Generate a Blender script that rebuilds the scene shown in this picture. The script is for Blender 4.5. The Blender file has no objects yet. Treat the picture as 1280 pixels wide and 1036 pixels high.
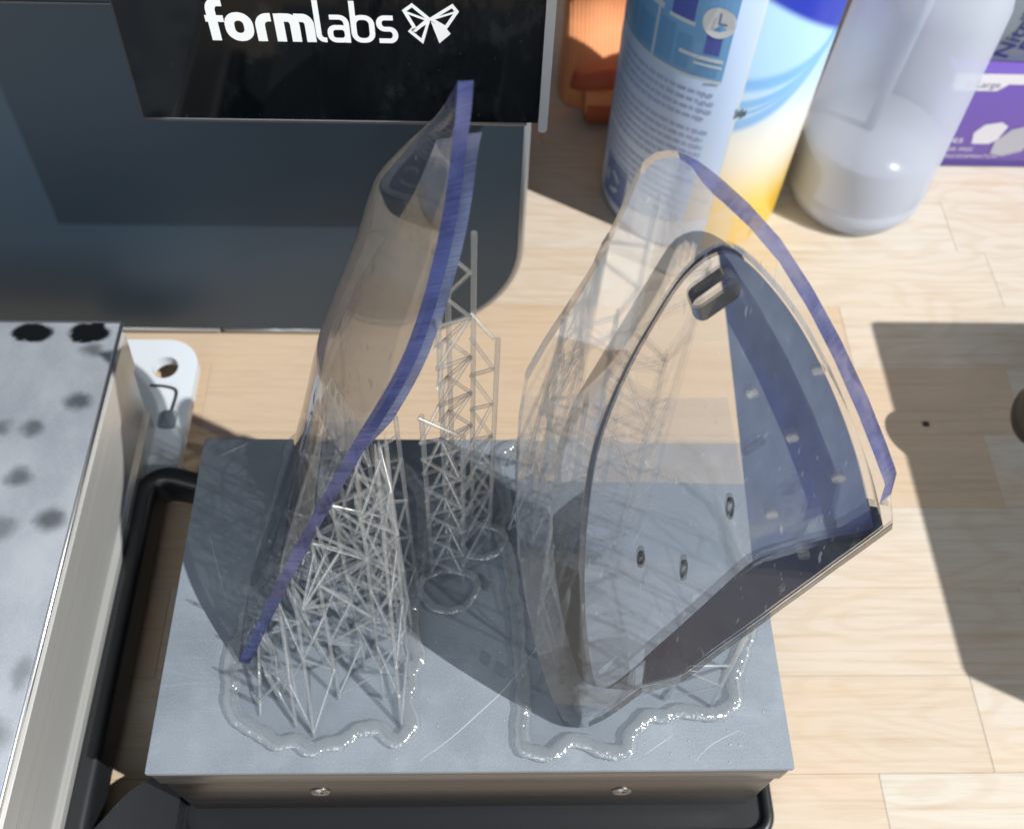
import bpy, bmesh, math, random
import numpy as np
from mathutils import Vector, Matrix, noise
random.seed(7)
S = bpy.context.scene
C = S.collection
MM = .001
# ------------------------------------------------------------------ camera
def cam_axes(p, yaw, roll):
    f = Vector((math.sin(yaw)*math.cos(p), math.cos(yaw)*math.cos(p), -math.sin(p)))
    r = f.cross(Vector((0, 0, 1))).normalized(); u = r.cross(f)
    c, s = math.cos(roll), math.sin(roll)
    return c*r + s*u, -s*r + c*u, f
cd = bpy.data.cameras.new('camera'); cam = bpy.data.objects.new('camera', cd); C.objects.link(cam)
r_, u_, f_ = cam_axes(.999711190, .0625650, .0570949)
M = Matrix((r_, u_, -f_)).transposed().to_4x4(); M.translation = (.00125577, -.07456793, .32948344)
cam.matrix_world = M
cd.sensor_width = 36; cd.lens = 34.5686; cd.clip_start = .01; cd.clip_end = 50
cd.dof.use_dof = True; cd.dof.focus_distance = .285; cd.dof.aperture_fstop = 15
S.camera = cam
# ------------------------------------------------------------------ light
W = bpy.data.worlds.new('World'); S.world = W; W.use_nodes = True
bg = W.node_tree.nodes['Background']; bg.inputs[0].default_value = (.93, .97, 1, 1); bg.inputs[1].default_value = .265
def aim(o, target):
    o.rotation_euler = (Vector(target) - o.location).to_track_quat('-Z', 'Y').to_euler()
sl = bpy.data.lights.new('sunlight_lamp', 'SPOT'); so = bpy.data.objects.new('sunlight_lamp', sl); C.objects.link(so)
EL, AZ = math.radians(51), (.89, -.455)
so.location = Vector((AZ[0]*math.cos(EL)*6 + .05, AZ[1]*math.cos(EL)*6 + .1, math.sin(EL)*6))
aim(so, (.05, .12, -.05))
sl.energy = 2330; sl.shadow_soft_size = .028; sl.spot_size = math.radians(24); sl.spot_blend = .1; sl.color = (1, .98, .945)
wl = bpy.data.lights.new('front_fill', 'AREA'); wo = bpy.data.objects.new('front_fill', wl); C.objects.link(wo)  # added soft fill from front left, brightens front faces and shade
wl.shape = 'RECTANGLE'; wl.size = 1.4; wl.size_y = 1.2; wl.energy = 26; wl.color = (.86, .93, 1)
wo.location = (-.5, -1.9, 1.0); aim(wo, (0, .1, 0))
S.view_settings.view_transform = 'Standard'; S.view_settings.look = 'None'; S.view_settings.exposure = 0; S.view_settings.gamma = 1
S.render.engine = 'CYCLES'
cy = S.cycles
cy.max_bounces = 28; cy.transmission_bounces = 24; cy.transparent_max_bounces = 32; cy.glossy_bounces = 10; cy.diffuse_bounces = 4
cy.caustics_reflective = False; cy.caustics_refractive = False; cy.sample_clamp_indirect = 6
cy.use_denoising = True
try: cy.denoiser = 'OPENIMAGEDENOISE'
except Exception: pass
# ------------------------------------------------------------------ nodes
class NT:
    def __init__(s, name):
        s.m = bpy.data.materials.new(name); s.m.use_nodes = True; s.t = s.m.node_tree; s.n = s.t.nodes
        s.b = s.n['Principled BSDF']; s.o = s.n['Material Output']
    def new(s, typ, **kw):
        n = s.n.new(typ)
        for k, v in kw.items(): setattr(n, k, v)
        return n
    def set(s, inp, v):
        if hasattr(v, 'is_output'): s.t.links.new(v, inp)
        else: inp.default_value = v
    def P(s, **kw):
        for k, v in kw.items(): s.set(s.b.inputs[k.replace('_', ' ')], v)
        return s
    def math(s, op, a, b=0., c=0.):
        n = s.new('ShaderNodeMath', operation=op)
        for i, v in enumerate((a, b, c)): s.set(n.inputs[i], v)
        return n.outputs[0]
    def mix(s, f, a, b, typ='RGBA', blend='MIX'):
        n = s.new('ShaderNodeMix', data_type=typ)
        if typ == 'RGBA': n.blend_type = blend; ia, ib, o = 6, 7, 2
        else: ia, ib, o = 2, 3, 0
        s.set(n.inputs[0], f); s.set(n.inputs[ia], a); s.set(n.inputs[ib], b)
        return n.outputs[o]
    def noise(s, v, scale, detail=3, rough=.5, dist=0.):
        n = s.new('ShaderNodeTexNoise'); s.set(n.inputs['Vector'], v)
        n.inputs['Scale'].default_value = scale; n.inputs['Detail'].default_value = detail
        n.inputs['Roughness'].default_value = rough; n.inputs['Distortion'].default_value = dist
        return n.outputs[0]
    def obj(s): return s.new('ShaderNodeTexCoord').outputs['Object']
    def mapp(s, v, scale=(1, 1, 1), loc=(0, 0, 0), rot=(0, 0, 0)):
        n = s.new('ShaderNodeMapping'); s.set(n.inputs[0], v)
        n.inputs[1].default_value = loc; n.inputs[2].default_value = rot; n.inputs[3].default_value = scale
        return n.outputs[0]
    def ramp(s, f, *st):
        n = s.new('ShaderNodeValToRGB'); s.set(n.inputs[0], f); e = n.color_ramp.elements
        while len(e) < len(st): e.new(.5)
        for k, (p, c) in enumerate(st):
            e[k].position = p; e[k].color = (*c, 1) if len(c) == 3 else c
        return n.outputs[0]
    def fr(s, f, a, b, c=0., d=1.):
        n = s.new('ShaderNodeMapRange'); n.interpolation_type = 'SMOOTHSTEP'; s.set(n.inputs[0], f)
        for k, v in enumerate((a, b, c, d)): n.inputs[k+1].default_value = v
        return n.outputs[0]
    def bump(s, h, strength=.3, dist=.001):
        n = s.new('ShaderNodeBump'); s.set(n.inputs['Height'], h); n.inputs['Strength'].default_value = strength; n.inputs['Distance'].default_value = dist
        return n.outputs[0]
    def xyz(s, v):
        n = s.new('ShaderNodeSeparateXYZ'); s.set(n.inputs[0], v); return n.outputs
def plain(name, col, rough=.5, metal=0., **kw):
    t = NT(name); t.P(Base_Color=(*col, 1), Roughness=rough, Metallic=metal)
    for k, v in kw.items(): t.set(t.b.inputs[k.replace('_', ' ')], v)
    return t.m
# ---- wood
t = NT('oak_stave'); oi = t.new('ShaderNodeObjectInfo'); rnd = oi.outputs['Random']
off = t.new('ShaderNodeCombineXYZ'); t.set(off.inputs[0], t.math('MULTIPLY', rnd, 37.)); t.set(off.inputs[1], t.math('MULTIPLY', rnd, 11.)); t.set(off.inputs[2], t.math('MULTIPLY', rnd, 5.))
va = t.new('ShaderNodeVectorMath', operation='ADD'); t.set(va.inputs[0], t.obj()); t.set(va.inputs[1], off.outputs[0]); v = va.outputs[0]
warp = t.noise(t.mapp(v, (7, 22, 22)), 1, 2)
rings = t.math('SINE', t.math('MULTIPLY', warp, 95.))
fine = t.noise(t.mapp(v, (14, 420, 420)), 1, 4, .6)
pores = t.noise(t.mapp(v, (60, 1500, 1500)), 1, 2, .5)
big = t.noise(t.mapp(v, (9, 30, 30)), 1, 2)
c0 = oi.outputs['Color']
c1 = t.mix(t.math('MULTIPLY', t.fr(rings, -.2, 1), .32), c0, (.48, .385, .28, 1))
c2 = t.mix(t.math('MULTIPLY', t.fr(fine, .45, .75), .55), c1, (.40, .29, .18, 1))
c3 = t.mix(t.math('MULTIPLY', t.fr(pores, .6, .75), .30), c2, (.36, .27, .18, 1))
c4 = t.mix(t.math('MULTIPLY', t.fr(big, .35, .75), .30), c3, (.60, .43, .29, 1))
t.P(Base_Color=c4, Roughness=t.fr(fine, .3, .8, .42, .6), Normal=t.bump(fine, .12, .0004)); t.b.inputs['Specular IOR Level'].default_value = .35
WOOD = t.m
KNOT = plain('dark_knot', (.03, .018, .01), .7)
GLUE = plain('dark_glue_bed', (.33, .25, .17), .8)
# ---- steels
def scratches(t, v, n=3, thr=.012):
    out = None
    for k in range(n):
        a = t.mapp(v, (3.0, 60, 1), (k*3.1, k*1.7, 0), (0, 0, .5+1.1*k))
        w = t.noise(a, 2.2, 1.5, .4)
        l = t.math('LESS_THAN', t.math('ABSOLUTE', t.math('SUBTRACT', w, .5)), thr*.3)
        m = t.fr(t.noise(t.mapp(v, (18, 18, 18), (k*7., 0, 0)), 1, 1), .52, .66)
        l = t.math('MULTIPLY', l, m)
        out = l if out is None else t.math('MAXIMUM', out, l)
    return out
t = NT('blasted_steel_top'); v = t.obj()
gr = t.noise(v, 1900, 2, .6); cl = t.noise(v, 26, 4, .6); sm = t.noise(t.mapp(v, (1, 1, 1), (4, 2, 0)), 70, 3, .55)
sc = scratches(t, v)
col = t.mix(t.fr(cl, .3, .72), (.160, .188, .224, 1), (.215, .248, .288, 1))
col = t.mix(t.math('MULTIPLY', t.fr(sm, .5, .72), .35), col, (.27, .305, .35, 1))
col = t.mix(t.math('MULTIPLY', t.fr(gr, .45, .75), .4), col, (.31, .35, .40, 1))
col = t.mix(t.math('MULTIPLY', sc, .06), col, (.6, .62, .64, 1))
t.P(Base_Color=col, Metallic=.0, Roughness=t.fr(cl, .3, .7, .6, .75), Normal=t.bump(gr, .25, .0003)); t.b.inputs['Specular IOR Level'].default_value = .35; STEELTOP = t.m
t = NT('scuffed_steel_top'); v = t.obj(); xs = t.xyz(v)
gr = t.noise(v, 1500, 2, .6); cl = t.noise(t.mapp(v, (1, .7, 1), (0, 0, 0), (0, 0, .6)), 30, 5, .6)
col = t.mix(t.fr(cl, .3, .72), (.27, .30, .345, 1), (.40, .435, .485, 1))
col = t.mix(t.math('MULTIPLY', t.fr(gr, .45, .75), .35), col, (.46, .49, .54, 1))
wob = t.noise(v, 110, 3, .6); blot = None
wx = t.math('MULTIPLY', t.math('SUBTRACT', wob, .5), .006)
SPOTS = [(-182.8,176,9.5,6,1), (-159.8,176.2,10,6,1), (-157,166.9,6,4.2,.6), (-157,141.8,6.5,5,.72), (-171.9,129.5,5.5,4.5,.6), (-171.2,108.2,6,5,.62), (-155.9,89.8,7,5.5,.7), (-172.9,86.6,7,6,.45), (-184,129.4,5,4.5,.5), (-151.5,33,4,7,.35), (-158,12,9,8,.45), (-176,60,8,7,.35)]
for x, y, rx, ry, k in SPOTS:
    dx = t.math('DIVIDE', t.math('ADD', t.math('SUBTRACT', xs[0], x*MM), wx), rx*MM)
    dy = t.math('DIVIDE', t.math('ADD', t.math('SUBTRACT', xs[1], y*MM), wx), ry*MM)
    d = t.math('SQRT', t.math('ADD', t.math('MULTIPLY', dx, dx), t.math('MULTIPLY', dy, dy)))
    m = t.fr(d, .72 if k == 1 else .25, 1.02 if k == 1 else 1.25, k, 0.)
    blot = m if blot is None else t.math('MAXIMUM', blot, m)
col = t.mix(blot, col, (.006, .007, .008, 1))
t.P(Base_Color=col, Metallic=.3, Roughness=t.mix(blot, .5, .25, 'FLOAT'), Normal=t.bump(gr, .25, .0003)); STEELB = t.m
def brushed(name, c, rough, axis, metal=1.):
    t = NT(name); v = t.obj(); s = [900, 900, 900]; s[axis] = 7
    st = t.noise(t.mapp(v, s), 1, 3, .6)
    t.P(Base_Color=t.mix(st, tuple(x*.82 for x in c)+(1,), c+(1,)), Metallic=metal, Roughness=t.fr(st, .3, .7, rough*.8, rough*1.2), Normal=t.bump(st, .12, .0002))
    return t.m
STEELX = brushed('brushed_steel_front', (.150, .158, .170), .38, 0); STEELD = brushed('dark_brushed_steel', (.072, .073, .076), .36, 0)
STEELY = brushed('brushed_steel_side', (.60, .61, .60), .34, 1, .45)
LIP = plain('bright_steel_edge', (.75, .76, .77), .28, 1.)
GAPB = plain('black_seal', (.012, .013, .014), .5)
BLACK = plain('black_plastic', (.012, .014, .017), .38)
SCREW = plain('dull_screw_steel', (.22, .21, .20), .4, 1.)
# ---- printer
t = NT('charcoal_housing'); v = t.obj(); n1 = t.noise(v, 8, 3)
t.P(Base_Color=t.mix(n1, (.023, .040, .058, 1), (.032, .051, .072, 1)), Roughness=.42, Normal=t.bump(t.noise(v, 2500, 2), .08, .0002)); HOUSE = t.m
t = NT('black_gloss_panel'); v = t.obj()
sm = t.fr(t.noise(t.mapp(v, (1, 1, .6), (0, 0, 0), (0, .7, 0)), 42, 5, .65), .56, .8); dust = t.fr(t.noise(v, 520, 2, .5), .72, .8)
t.P(Base_Color=t.mix(t.math('MULTIPLY', t.math('ADD', sm, dust), .045), (.002, .003, .004, 1), (.35, .4, .45, 1)), Roughness=t.fr(sm, 0, 1, .05, .2)); t.b.inputs['Specular IOR Level'].default_value = .22; GLOSS = t.m
SILVER = plain('silver_trim', (.42, .45, .48), .34, .8)
DTRIM = plain('dark_trim', (.10, .10, .105), .35, .7)
LOGO = plain('white_logo_print', (.86, .88, .88), .45)
# ---- resin
def resin(name, clear, tint, dens, haze, hazecol=(.8, .85, .9), ior=1.5, shine=1.5, rough=.05, bumpy=0., bscale=900., streak=False, thin=(.97, .98, .99)):
    """cured clear resin: bent light (Refraction), straight-through light (Transparent), surface gloss by Fresnel, a little white haze"""
    t = NT(name); t.n.remove(t.b); v = t.obj()
    nrm = t.bump(t.math('ADD', t.noise(v, bscale, 2, .6), t.noise(v, bscale*.25, 2)), bumpy, .0012) if bumpy else None
    r = t.new('ShaderNodeBsdfRefraction'); r.inputs['IOR'].default_value = ior; r.inputs['Roughness'].default_value = rough*.3; r.inputs['Color'].default_value = (*thin, 1)
    tr = t.new('ShaderNodeBsdfTransparent'); tr.inputs[0].default_value = (*thin, 1)
    gl = t.new('ShaderNodeBsdfGlossy'); gl.inputs['Roughness'].default_value = rough
    fr = t.new('ShaderNodeFresnel'); t.set(fr.inputs[0], t.mix(t.new('ShaderNodeNewGeometry').outputs['Backfacing'], shine, 1.0, 'FLOAT'))
    if nrm is not None:
        for n in (r, gl, fr): t.set(n.inputs['Normal'], nrm)
    def mixs(f, a, b):
        m = t.new('ShaderNodeMixShader'); t.set(m.inputs[0], f); t.t.links.new(a, m.inputs[1]); t.t.links.new(b, m.inputs[2]); return m.outputs[0]
    out = mixs(clear, r.outputs[0], tr.outputs[0])
    if haze:
        d = t.new('ShaderNodeBsdfDiffuse'); d.inputs[0].default_value = (*hazecol, 1)
        tl = t.new('ShaderNodeBsdfTranslucent'); tl.inputs[0].default_value = (*hazecol, 1)
        f = haze
        if streak: f = t.math('ADD', t.math('MULTIPLY', t.fr(t.noise(t.mapp(v, (700, 170, 170), (0, 0, 0), (.2, .5, .5)), 1, 2, .5), .66, .74), haze*14), haze)
        out = mixs(f, out, mixs(.45, d.outputs[0], tl.outputs[0]))
    out = mixs(fr.outputs[0], out, gl.outputs[0])
    t.t.links.new(out, t.o.inputs[0])
    if dens:
        va = t.new('ShaderNodeVolumeAbsorption'); va.inputs[0].default_value = (*tint, 1); va.inputs[1].default_value = dens
        t.t.links.new(va.outputs[0], t.o.inputs['Volume'])
    return t.m
CLEAR = resin('clear_resin', .40, (.5, .64, .95), 3.5, .012, (.80, .88, .96), thin=(.985, .992, 1), ior=1.22, rough=.03, streak=True)
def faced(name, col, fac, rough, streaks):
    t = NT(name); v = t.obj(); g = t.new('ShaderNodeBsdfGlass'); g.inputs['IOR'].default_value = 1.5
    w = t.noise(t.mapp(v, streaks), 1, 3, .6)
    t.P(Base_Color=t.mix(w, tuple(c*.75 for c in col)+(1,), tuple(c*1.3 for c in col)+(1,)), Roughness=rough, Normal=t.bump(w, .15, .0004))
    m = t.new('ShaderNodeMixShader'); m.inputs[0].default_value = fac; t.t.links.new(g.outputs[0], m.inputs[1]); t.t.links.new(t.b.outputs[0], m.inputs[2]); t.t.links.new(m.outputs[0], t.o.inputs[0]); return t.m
REFRGREY = faced('painted_refraction_grey', (.30, .36, .42), .72, .25, (300, 300, 14))  # grey-blue painted in for the darkness refracted through the facet
REFLDARK = faced('painted_reflection_dark', (.055, .065, .085), .9, .10, (60, 60, 160))  # dark colour painted in for internal reflections on walls, bevel and slot
STRUT = resin('clear_resin_strut', .83, (1, 1, 1), 0, .085, (.90, .97, 1), ior=1.4, rough=.22, thin=(1, 1, 1), shine=1.85)
RAFT = resin('clear_resin_raft', .93, (1, 1, 1), 0, .05, (.80, .87, .92), ior=1.2, rough=.2, bumpy=.2, bscale=300.)
RIM = resin('clear_resin_rim', .88, (1, 1, 1), 0, .10, (.90, .97, 1), ior=1.35, rough=.17, bumpy=.8, bscale=330., thin=(1, 1, 1), shine=1.9)
t = NT('blue_layered_resin_edge'); v = t.obj()
lay = t.noise(t.mapp(v, (12, 12, 1900)), 1, 2, .5); lay = t.math('ADD', t.math('MULTIPLY', lay, .6), t.math('MULTIPLY', t.noise(v, 45, 2), .4))
t.P(Base_Color=t.mix(t.fr(lay, .35, .65), (.022, .034, .125, 1), (.07, .09, .26, 1)), Roughness=.22, Normal=t.bump(lay, .3, .0004)); t.b.inputs['Coat Weight'].default_value = .5; EDGE = t.m
t.b.inputs['Transmission Weight'].default_value = .3
tr = t.new('ShaderNodeBsdfTransparent'); tr.inputs[0].default_value = (.50, .56, .92, 1); m = t.new('ShaderNodeMixShader'); t.set(m.inputs[0], t.fr(t.noise(v, 70, 3, .6), .35, .7, .12, .62))
t.t.links.new(t.b.outputs[0], m.inputs[1]); t.t.links.new(tr.outputs[0], m.inputs[2]); t.t.links.new(m.outputs[0], t.o.inputs[0])
EDGE2 = EDGE.copy(); EDGE2.name = 'pale_blue_layered_edge'
for n in EDGE2.node_tree.nodes:
    if n.type == 'BSDF_PRINCIPLED': n.inputs['Transmission Weight'].default_value = .2
    if n.type == 'MIX': n.inputs[6].default_value = (.06, .08, .17, 1); n.inputs[7].default_value = (.14, .17, .29, 1)
# ------------------------------------------------------------------ mesh helpers
def link(name, bm, mats, parent=None, smooth=False):
    me = bpy.data.meshes.new(name); bm.normal_update(); bm.to_mesh(me); bm.free()
    for m in (mats if isinstance(mats, (list, tuple)) else [mats]): me.materials.append(m)
    if smooth:
        for p in me.polygons: p.use_smooth = True
    o = bpy.data.objects.new(name, me); C.objects.link(o)
    if parent: o.parent = parent
    return o
def autosmooth(o, deg=35):
    me = o.data
    for p in me.polygons: p.use_smooth = True
    me.set_sharp_from_angle(angle=math.radians(deg))
def thing(name, label, cat, loc=(0, 0, 0), rotz=0, group=None):
    o = bpy.data.objects.new(name, None); C.objects.link(o); o.location = loc; o.rotation_euler = (0, 0, rotz); o.empty_display_size = .01
    o['label'] = label; o['category'] = cat
    if group: o['group'] = group
    return o
def tag(o, label, cat, group=None):
    o['label'] = label; o['category'] = cat
    if group: o['group'] = group
    return o
def box(bm, a, b, bev=0., seg=2):
    r = bmesh.ops.create_cube(bm, size=1)
    for v in r['verts']:
        v.co = Vector([(a[i]+b[i])/2 + v.co[i]*(b[i]-a[i]) for i in range(3)])
    if bev:
        es = list({e for v in r['verts'] for e in v.link_edges})
        bmesh.ops.bevel(bm, geom=es, offset=bev, segments=seg, affect='EDGES', profile=.5)
    return bm
def boxo(name, a, b, mat, parent=None, bev=.0006, seg=2):
    o = link(name, box(bmesh.new(), a, b, bev, seg), mat, parent)
    if bev: autosmooth(o, 40)
    return o
def prism(bm, pts, z0, z1, tf=None):
    """pts: closed 2D outline, extruded z0..z1; tf maps (x,y,z) to world"""
    tf = tf or (lambda x, y, z: (x, y, z))
    lo = [bm.verts.new(tf(x, y, z0)) for x, y in pts]; hi = [bm.verts.new(tf(x, y, z1)) for x, y in pts]; n = len(pts)
    for i in range(n): bm.faces.new((lo[i], lo[(i+1) % n], hi[(i+1) % n], hi[i]))
    bm.faces.new(list(reversed(lo))); bm.faces.new(hi)
    bmesh.ops.recalc_face_normals(bm, faces=bm.faces[:])
    return bm
def rrect(x0, y0, x1, y1, r, seg=8, corners=(1, 1, 1, 1)):
    out = []
    for (cx, cy, a0, k) in ((x1-r, y0+r, -90, 0), (x1-r, y1-r, 0, 1), (x0+r, y1-r, 90, 2), (x0+r, y0+r, 180, 3)):
        if corners[k]:
            for i in range(seg+1):
                a = math.radians(a0 + 90*i/seg); out.append((cx+r*math.cos(a), cy+r*math.sin(a)))
        else: out.append(((x1, y0), (x1, y1), (x0, y1), (x0, y0))[k])
    return out
def tube(bm, pts, rad, sides=10, closed=False, caps=True, squash=1.):
    n = len(pts); P = [Vector(p) for p in pts]; rings = []
    up = Vector((0, 0, 1)); prev = None
    for i in range(n):
        a = P[(i-1) % n] if (closed or i > 0) else P[i]; b = P[(i+1) % n] if (closed or i < n-1) else P[i]
        d = (b-a).normalized()
        s = d.cross(up)
        if s.length < 1e-4: s = prev if prev is not None else d.cross(Vector((0, 1, 0)))
        s.normalize(); w = s.cross(d).normalized(); prev = s
        r = rad(i) if callable(rad) else rad
        rings.append([bm.verts.new(P[i] + s*math.cos(2*math.pi*k/sides)*r + w*math.sin(2*math.pi*k/sides)*r*squash) for k in range(sides)])
    for i in range(n if closed else n-1):
        A, B = rings[i], rings[(i+1) % n]
        for k in range(sides): bm.faces.new((A[k], A[(k+1) % sides], B[(k+1) % sides], B[k]))
    if not closed and caps: bm.faces.new(list(reversed(rings[0]))); bm.faces.new(rings[-1])
    bmesh.ops.recalc_face_normals(bm, faces=bm.faces[:])
    return bm
def lathe(bm, prof, seg=64):
    rings = [[bm.verts.new((r*math.cos(2*math.pi*k/seg), r*math.sin(2*math.pi*k/seg), z)) for k in range(seg)] if r > 1e-6 else [bm.verts.new((0, 0, z))] for r, z in prof]
    for A, B in zip(rings, rings[1:]):
        for k in range(seg):
            k2 = (k+1) % seg
            if len(A) == 1: bm.faces.new((A[0], B[k2], B[k]))
            elif len(B) == 1: bm.faces.new((A[k], A[k2], B[0]))
            else: bm.faces.new((A[k], A[k2], B[k2], B[k]))
    bmesh.ops.recalc_face_normals(bm, faces=bm.faces[:])
    return bm
def crom(pts, n, closed=False):
    """resample a polyline smoothly (Catmull-Rom)"""
    P = [Vector(p) for p in pts]; m = len(P); out = []
    segs = m if closed else m-1
    for i in range(segs):
        p0 = P[(i-1) % m] if closed or i > 0 else P[0]; p1 = P[i]; p2 = P[(i+1) % m]; p3 = P[(i+2) % m] if closed or i < m-2 else P[-1]
        for k in range(n):
            u = k/n
            out.append(.5*((2*p1)+(p2-p0)*u+(2*p0-5*p1+4*p2-p3)*u*u+(3*p1-p0-3*p2+p3)*u**3))
    if not closed: out.append(P[-1])
    return out
# ------------------------------------------------------------------ table
TZ = -.078
table = bpy.data.objects.new('table_top', None); C.objects.link(table); table['kind'] = 'structure'
table['label'] = 'pale oak butcher block table top made of glued staves'
link('glue_bed', box(bmesh.new(), (-.62, -.42, TZ-.028), (.72, 1.0, TZ-.0012)), GLUE, table)
rs = random.Random(3)
def stave(x0, x1, y0, y1):
    bm = bmesh.new(); L = (x1-x0)/2; H = (y1-y0)/2; g = .00005
    box(bm, (-L+g, -H+g, -.012), (L-g, H-g, 0))
    top = [e for e in bm.edges if all(v.co.z > -.001 for v in e.verts)]
    bmesh.ops.bevel(bm, geom=top, offset=.00018, segments=1, affect='EDGES')
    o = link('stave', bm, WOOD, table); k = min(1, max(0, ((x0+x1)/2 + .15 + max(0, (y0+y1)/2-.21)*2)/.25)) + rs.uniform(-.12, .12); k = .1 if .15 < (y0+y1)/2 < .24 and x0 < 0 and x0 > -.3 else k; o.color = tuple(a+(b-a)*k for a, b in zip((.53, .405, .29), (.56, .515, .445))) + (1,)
    o.location = ((x0+x1)/2, (y0+y1)/2, TZ + rs.uniform(-.00008, 0)); return o
y0 = .0156 - .0401*10
k = 0
while y0 < .95:
    fixed = {10: .211, 14: -.1335}.get(k)
    x = fixed if fixed is not None else rs.uniform(-.3, .3)
    xs_ = [x]
    while xs_[-1] < .66: xs_.append(xs_[-1] + rs.uniform(.2, .42))
    while xs_[0] > -.6: xs_.insert(0, xs_[0] - (rs.uniform(.28, .42) if fixed is not None and xs_[0] == fixed else rs.uniform(.2, .42)))
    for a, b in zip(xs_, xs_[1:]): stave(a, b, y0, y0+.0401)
    y0 += .0401; k += 1
bm = bmesh.new(); bmesh.ops.create_circle(bm, cap_ends=True, radius=.0022, segments=14)
for v in bm.verts: v.co += Vector((.2233 + .0006*math.sin(5*v.co.x*1000), .1821, TZ+.0002)); v.co.y = .1821 + (v.co.y-.1821)*.75
link('knot', bm, KNOT, table)
# ------------------------------------------------------------------ build platforms
def screw(parent, loc, axis):
    bm = bmesh.new(); lathe(bm, [(0, -.0012), (.0012, -.0012), (.0012, .0009), (.0030, .0011), (.0036, .0004), (.0036, -.0006)], 24)
    o = link('screw', bm, SCREW, parent); o.location = loc; o.rotation_euler = axis; autosmooth(o); return o
pa = thing('build_platform', 'steel build platform lying face up with two clear prints standing on it', 'build platform', (0, 0, 0))
boxo('top_plate', (-.105, 0, -.003), (.105, .1251, 0), STEELTOP, pa, .0004)
boxo('seal', (-.1042, .0008, -.0044), (.1042, .1243, -.003), GAPB, pa, 0)
boxo('plate_rim', (-.1045, .0004, -.0165), (.1045, .1247, -.0044), STEELX, pa, .0006)
boxo('body', (-.1040, .0012, -.0625), (.1040, .1240, -.0165), STEELD, pa, .0010)
screw(pa, (-.0534, .0012, -.0325), (math.radians(90), 0, 0)); screw(pa, (.0526, .0012, -.0355), (math.radians(90), 0, 0))
bm = bmesh.new(); prism(bm, rrect(-.112, -.010, .115, .131, .008), TZ+.0004, -.0705)
link('base_tray', bm, BLACK, pa)
bm = bmesh.new(); tube(bm, [(x, y, -.0700) for x, y in rrect(-.1105, -.0085, .1135, .1295, .008)], .0024, 10, True); link('base_rim', bm, BLACK, pa, True)
bm = bmesh.new(); prism(bm, rrect(-.1, .004, .1, .121, .006), -.0706, -.0625); link('base_neck', bm, GAPB, pa)
# handle loop at the left side
hp = [(-.1005, .126, -.055), (-.114, .1305, -.056), (-.126, .135, -.058), (-.136, .1375, -.060), (-.1425, .134, -.061), (-.1440, .124, -.062), (-.1440, .10, -.062), (-.1440, .07, -.062), (-.1440, .04, -.062), (-.1440, .012, -.062), (-.1440, -.012, -.062), (-.1435, -.03, -.062)]
path = crom(hp, 5)
bm = bmesh.new(); rings = []
for i, p in enumerate(path):
    d = (path[min(i+1, len(path)-1)] - path[max(i-1, 0)]).normalized(); s = d.cross(Vector((0, 0, 1))).normalized()
    a, b = .0046, .0095
    sec = rrect(-a, -b, a, b, .003, 4)
    rings.append([bm.verts.new(p + s*u + Vector((0, 0, w))) for u, w in sec])
for A, B in zip(rings, rings[1:]):
    n = len(A)
    for q in range(n): bm.faces.new((A[q], A[(q+1) % n], B[(q+1) % n], B[q]))
bm.faces.new(rings[0]); bm.faces.new(rings[-1]); bmesh.ops.recalc_face_normals(bm, faces=bm.faces[:])
autosmooth(link('handle', bm, BLACK, pa), 50)
bm = bmesh.new(); prism(bm, [(p.x, p.y) for p in crom([(-.1095, -.032, 0), (-.1095, .012, 0), (-.118, .0125, 0), (-.128, .007, 0), (-.136, -.003, 0), (-.1420, -.012, 0), (-.1445, -.032, 0)], 4)], -.0695, -.0585); autosmooth(link('handle_corner', bm, BLACK, pa), 40)
# long scratches on the plate
def ribbon3(bm, pts, w):
    P = [Vector(p) for p in pts]
    L = []
    for i, p in enumerate(P):
        d = (P[min(i+1, len(P)-1)] - P[max(i-1, 0)]).normalized(); s = Vector((-d.y, d.x, 0)); ww = w*(.35+.65*math.sin(math.pi*min(1, (i+.4)/(len(P)-.2))))
        L.append((bm.verts.new(p+s*ww), bm.verts.new(p-s*ww)))
    for a, b in zip(L, L[1:]): bm.faces.new((a[0], a[1], b[1], b[0]))
bm = bmesh.new(); z = .00004
for pts, w in (([(-17.3, 3.5), (-8.3, 9.8), (2.1, 18.9), (12.9, 29.6), (30.2, 52.4)], .00016), ([(55.8, 4.7), (66.2, 11.1)], .00012), ([(72.1, 2.3), (78.6, 7.9), (88.6, 12.5)], .00012), ([(-88, 60), (-97, 84)], .0001), ([(-98, 117), (-88, 123)], .0002)):
    ribbon3(bm, crom([(x*MM, y*MM, z) for x, y in pts], 6), w)
so2 = link('scratches', bm, plain('bright_scratch', (.50, .53, .56), .4, .2), pa); so2['kind'] = 'stuff'
# second platform at left
pb = thing('build_platform', 'pale steel build platform with dark wet blotches, lying left of the prints', 'build platform', (0, 0, 0))
X1, X0, Y0, Y1 = -.1485, -.2735, -.029, .1812
boxo('top_plate', (X0, Y0, -.0024), (X1, Y1, 0), STEELB, pb, .0005)
bm = bmesh.new(); tube(bm, [(x, y, -.0006) for x, y in ((X1+.0006, Y0), (X1+.0006, Y1+.0006), (X0, Y1+.0006))], .0009, 8); link('edge_strip', bm, LIP, pb, True)
boxo('seal', (X0+.001, Y0+.001, -.0036), (X1-.0008, Y1-.001, -.0024), GAPB, pb, 0)
bm = bmesh.new()
prof = [(X1-.0006, -.0036), (X1+.0012, -.0046), (X1+.0012, -.022), (X1-.0002, -.025), (X1-.0002, -.046), (X1+.0016, -.049), (X1+.0016, -.068), (X1-.002, -.0735)]
poly = prof + [(X0, -.0735), (X0, -.0036)]
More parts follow.
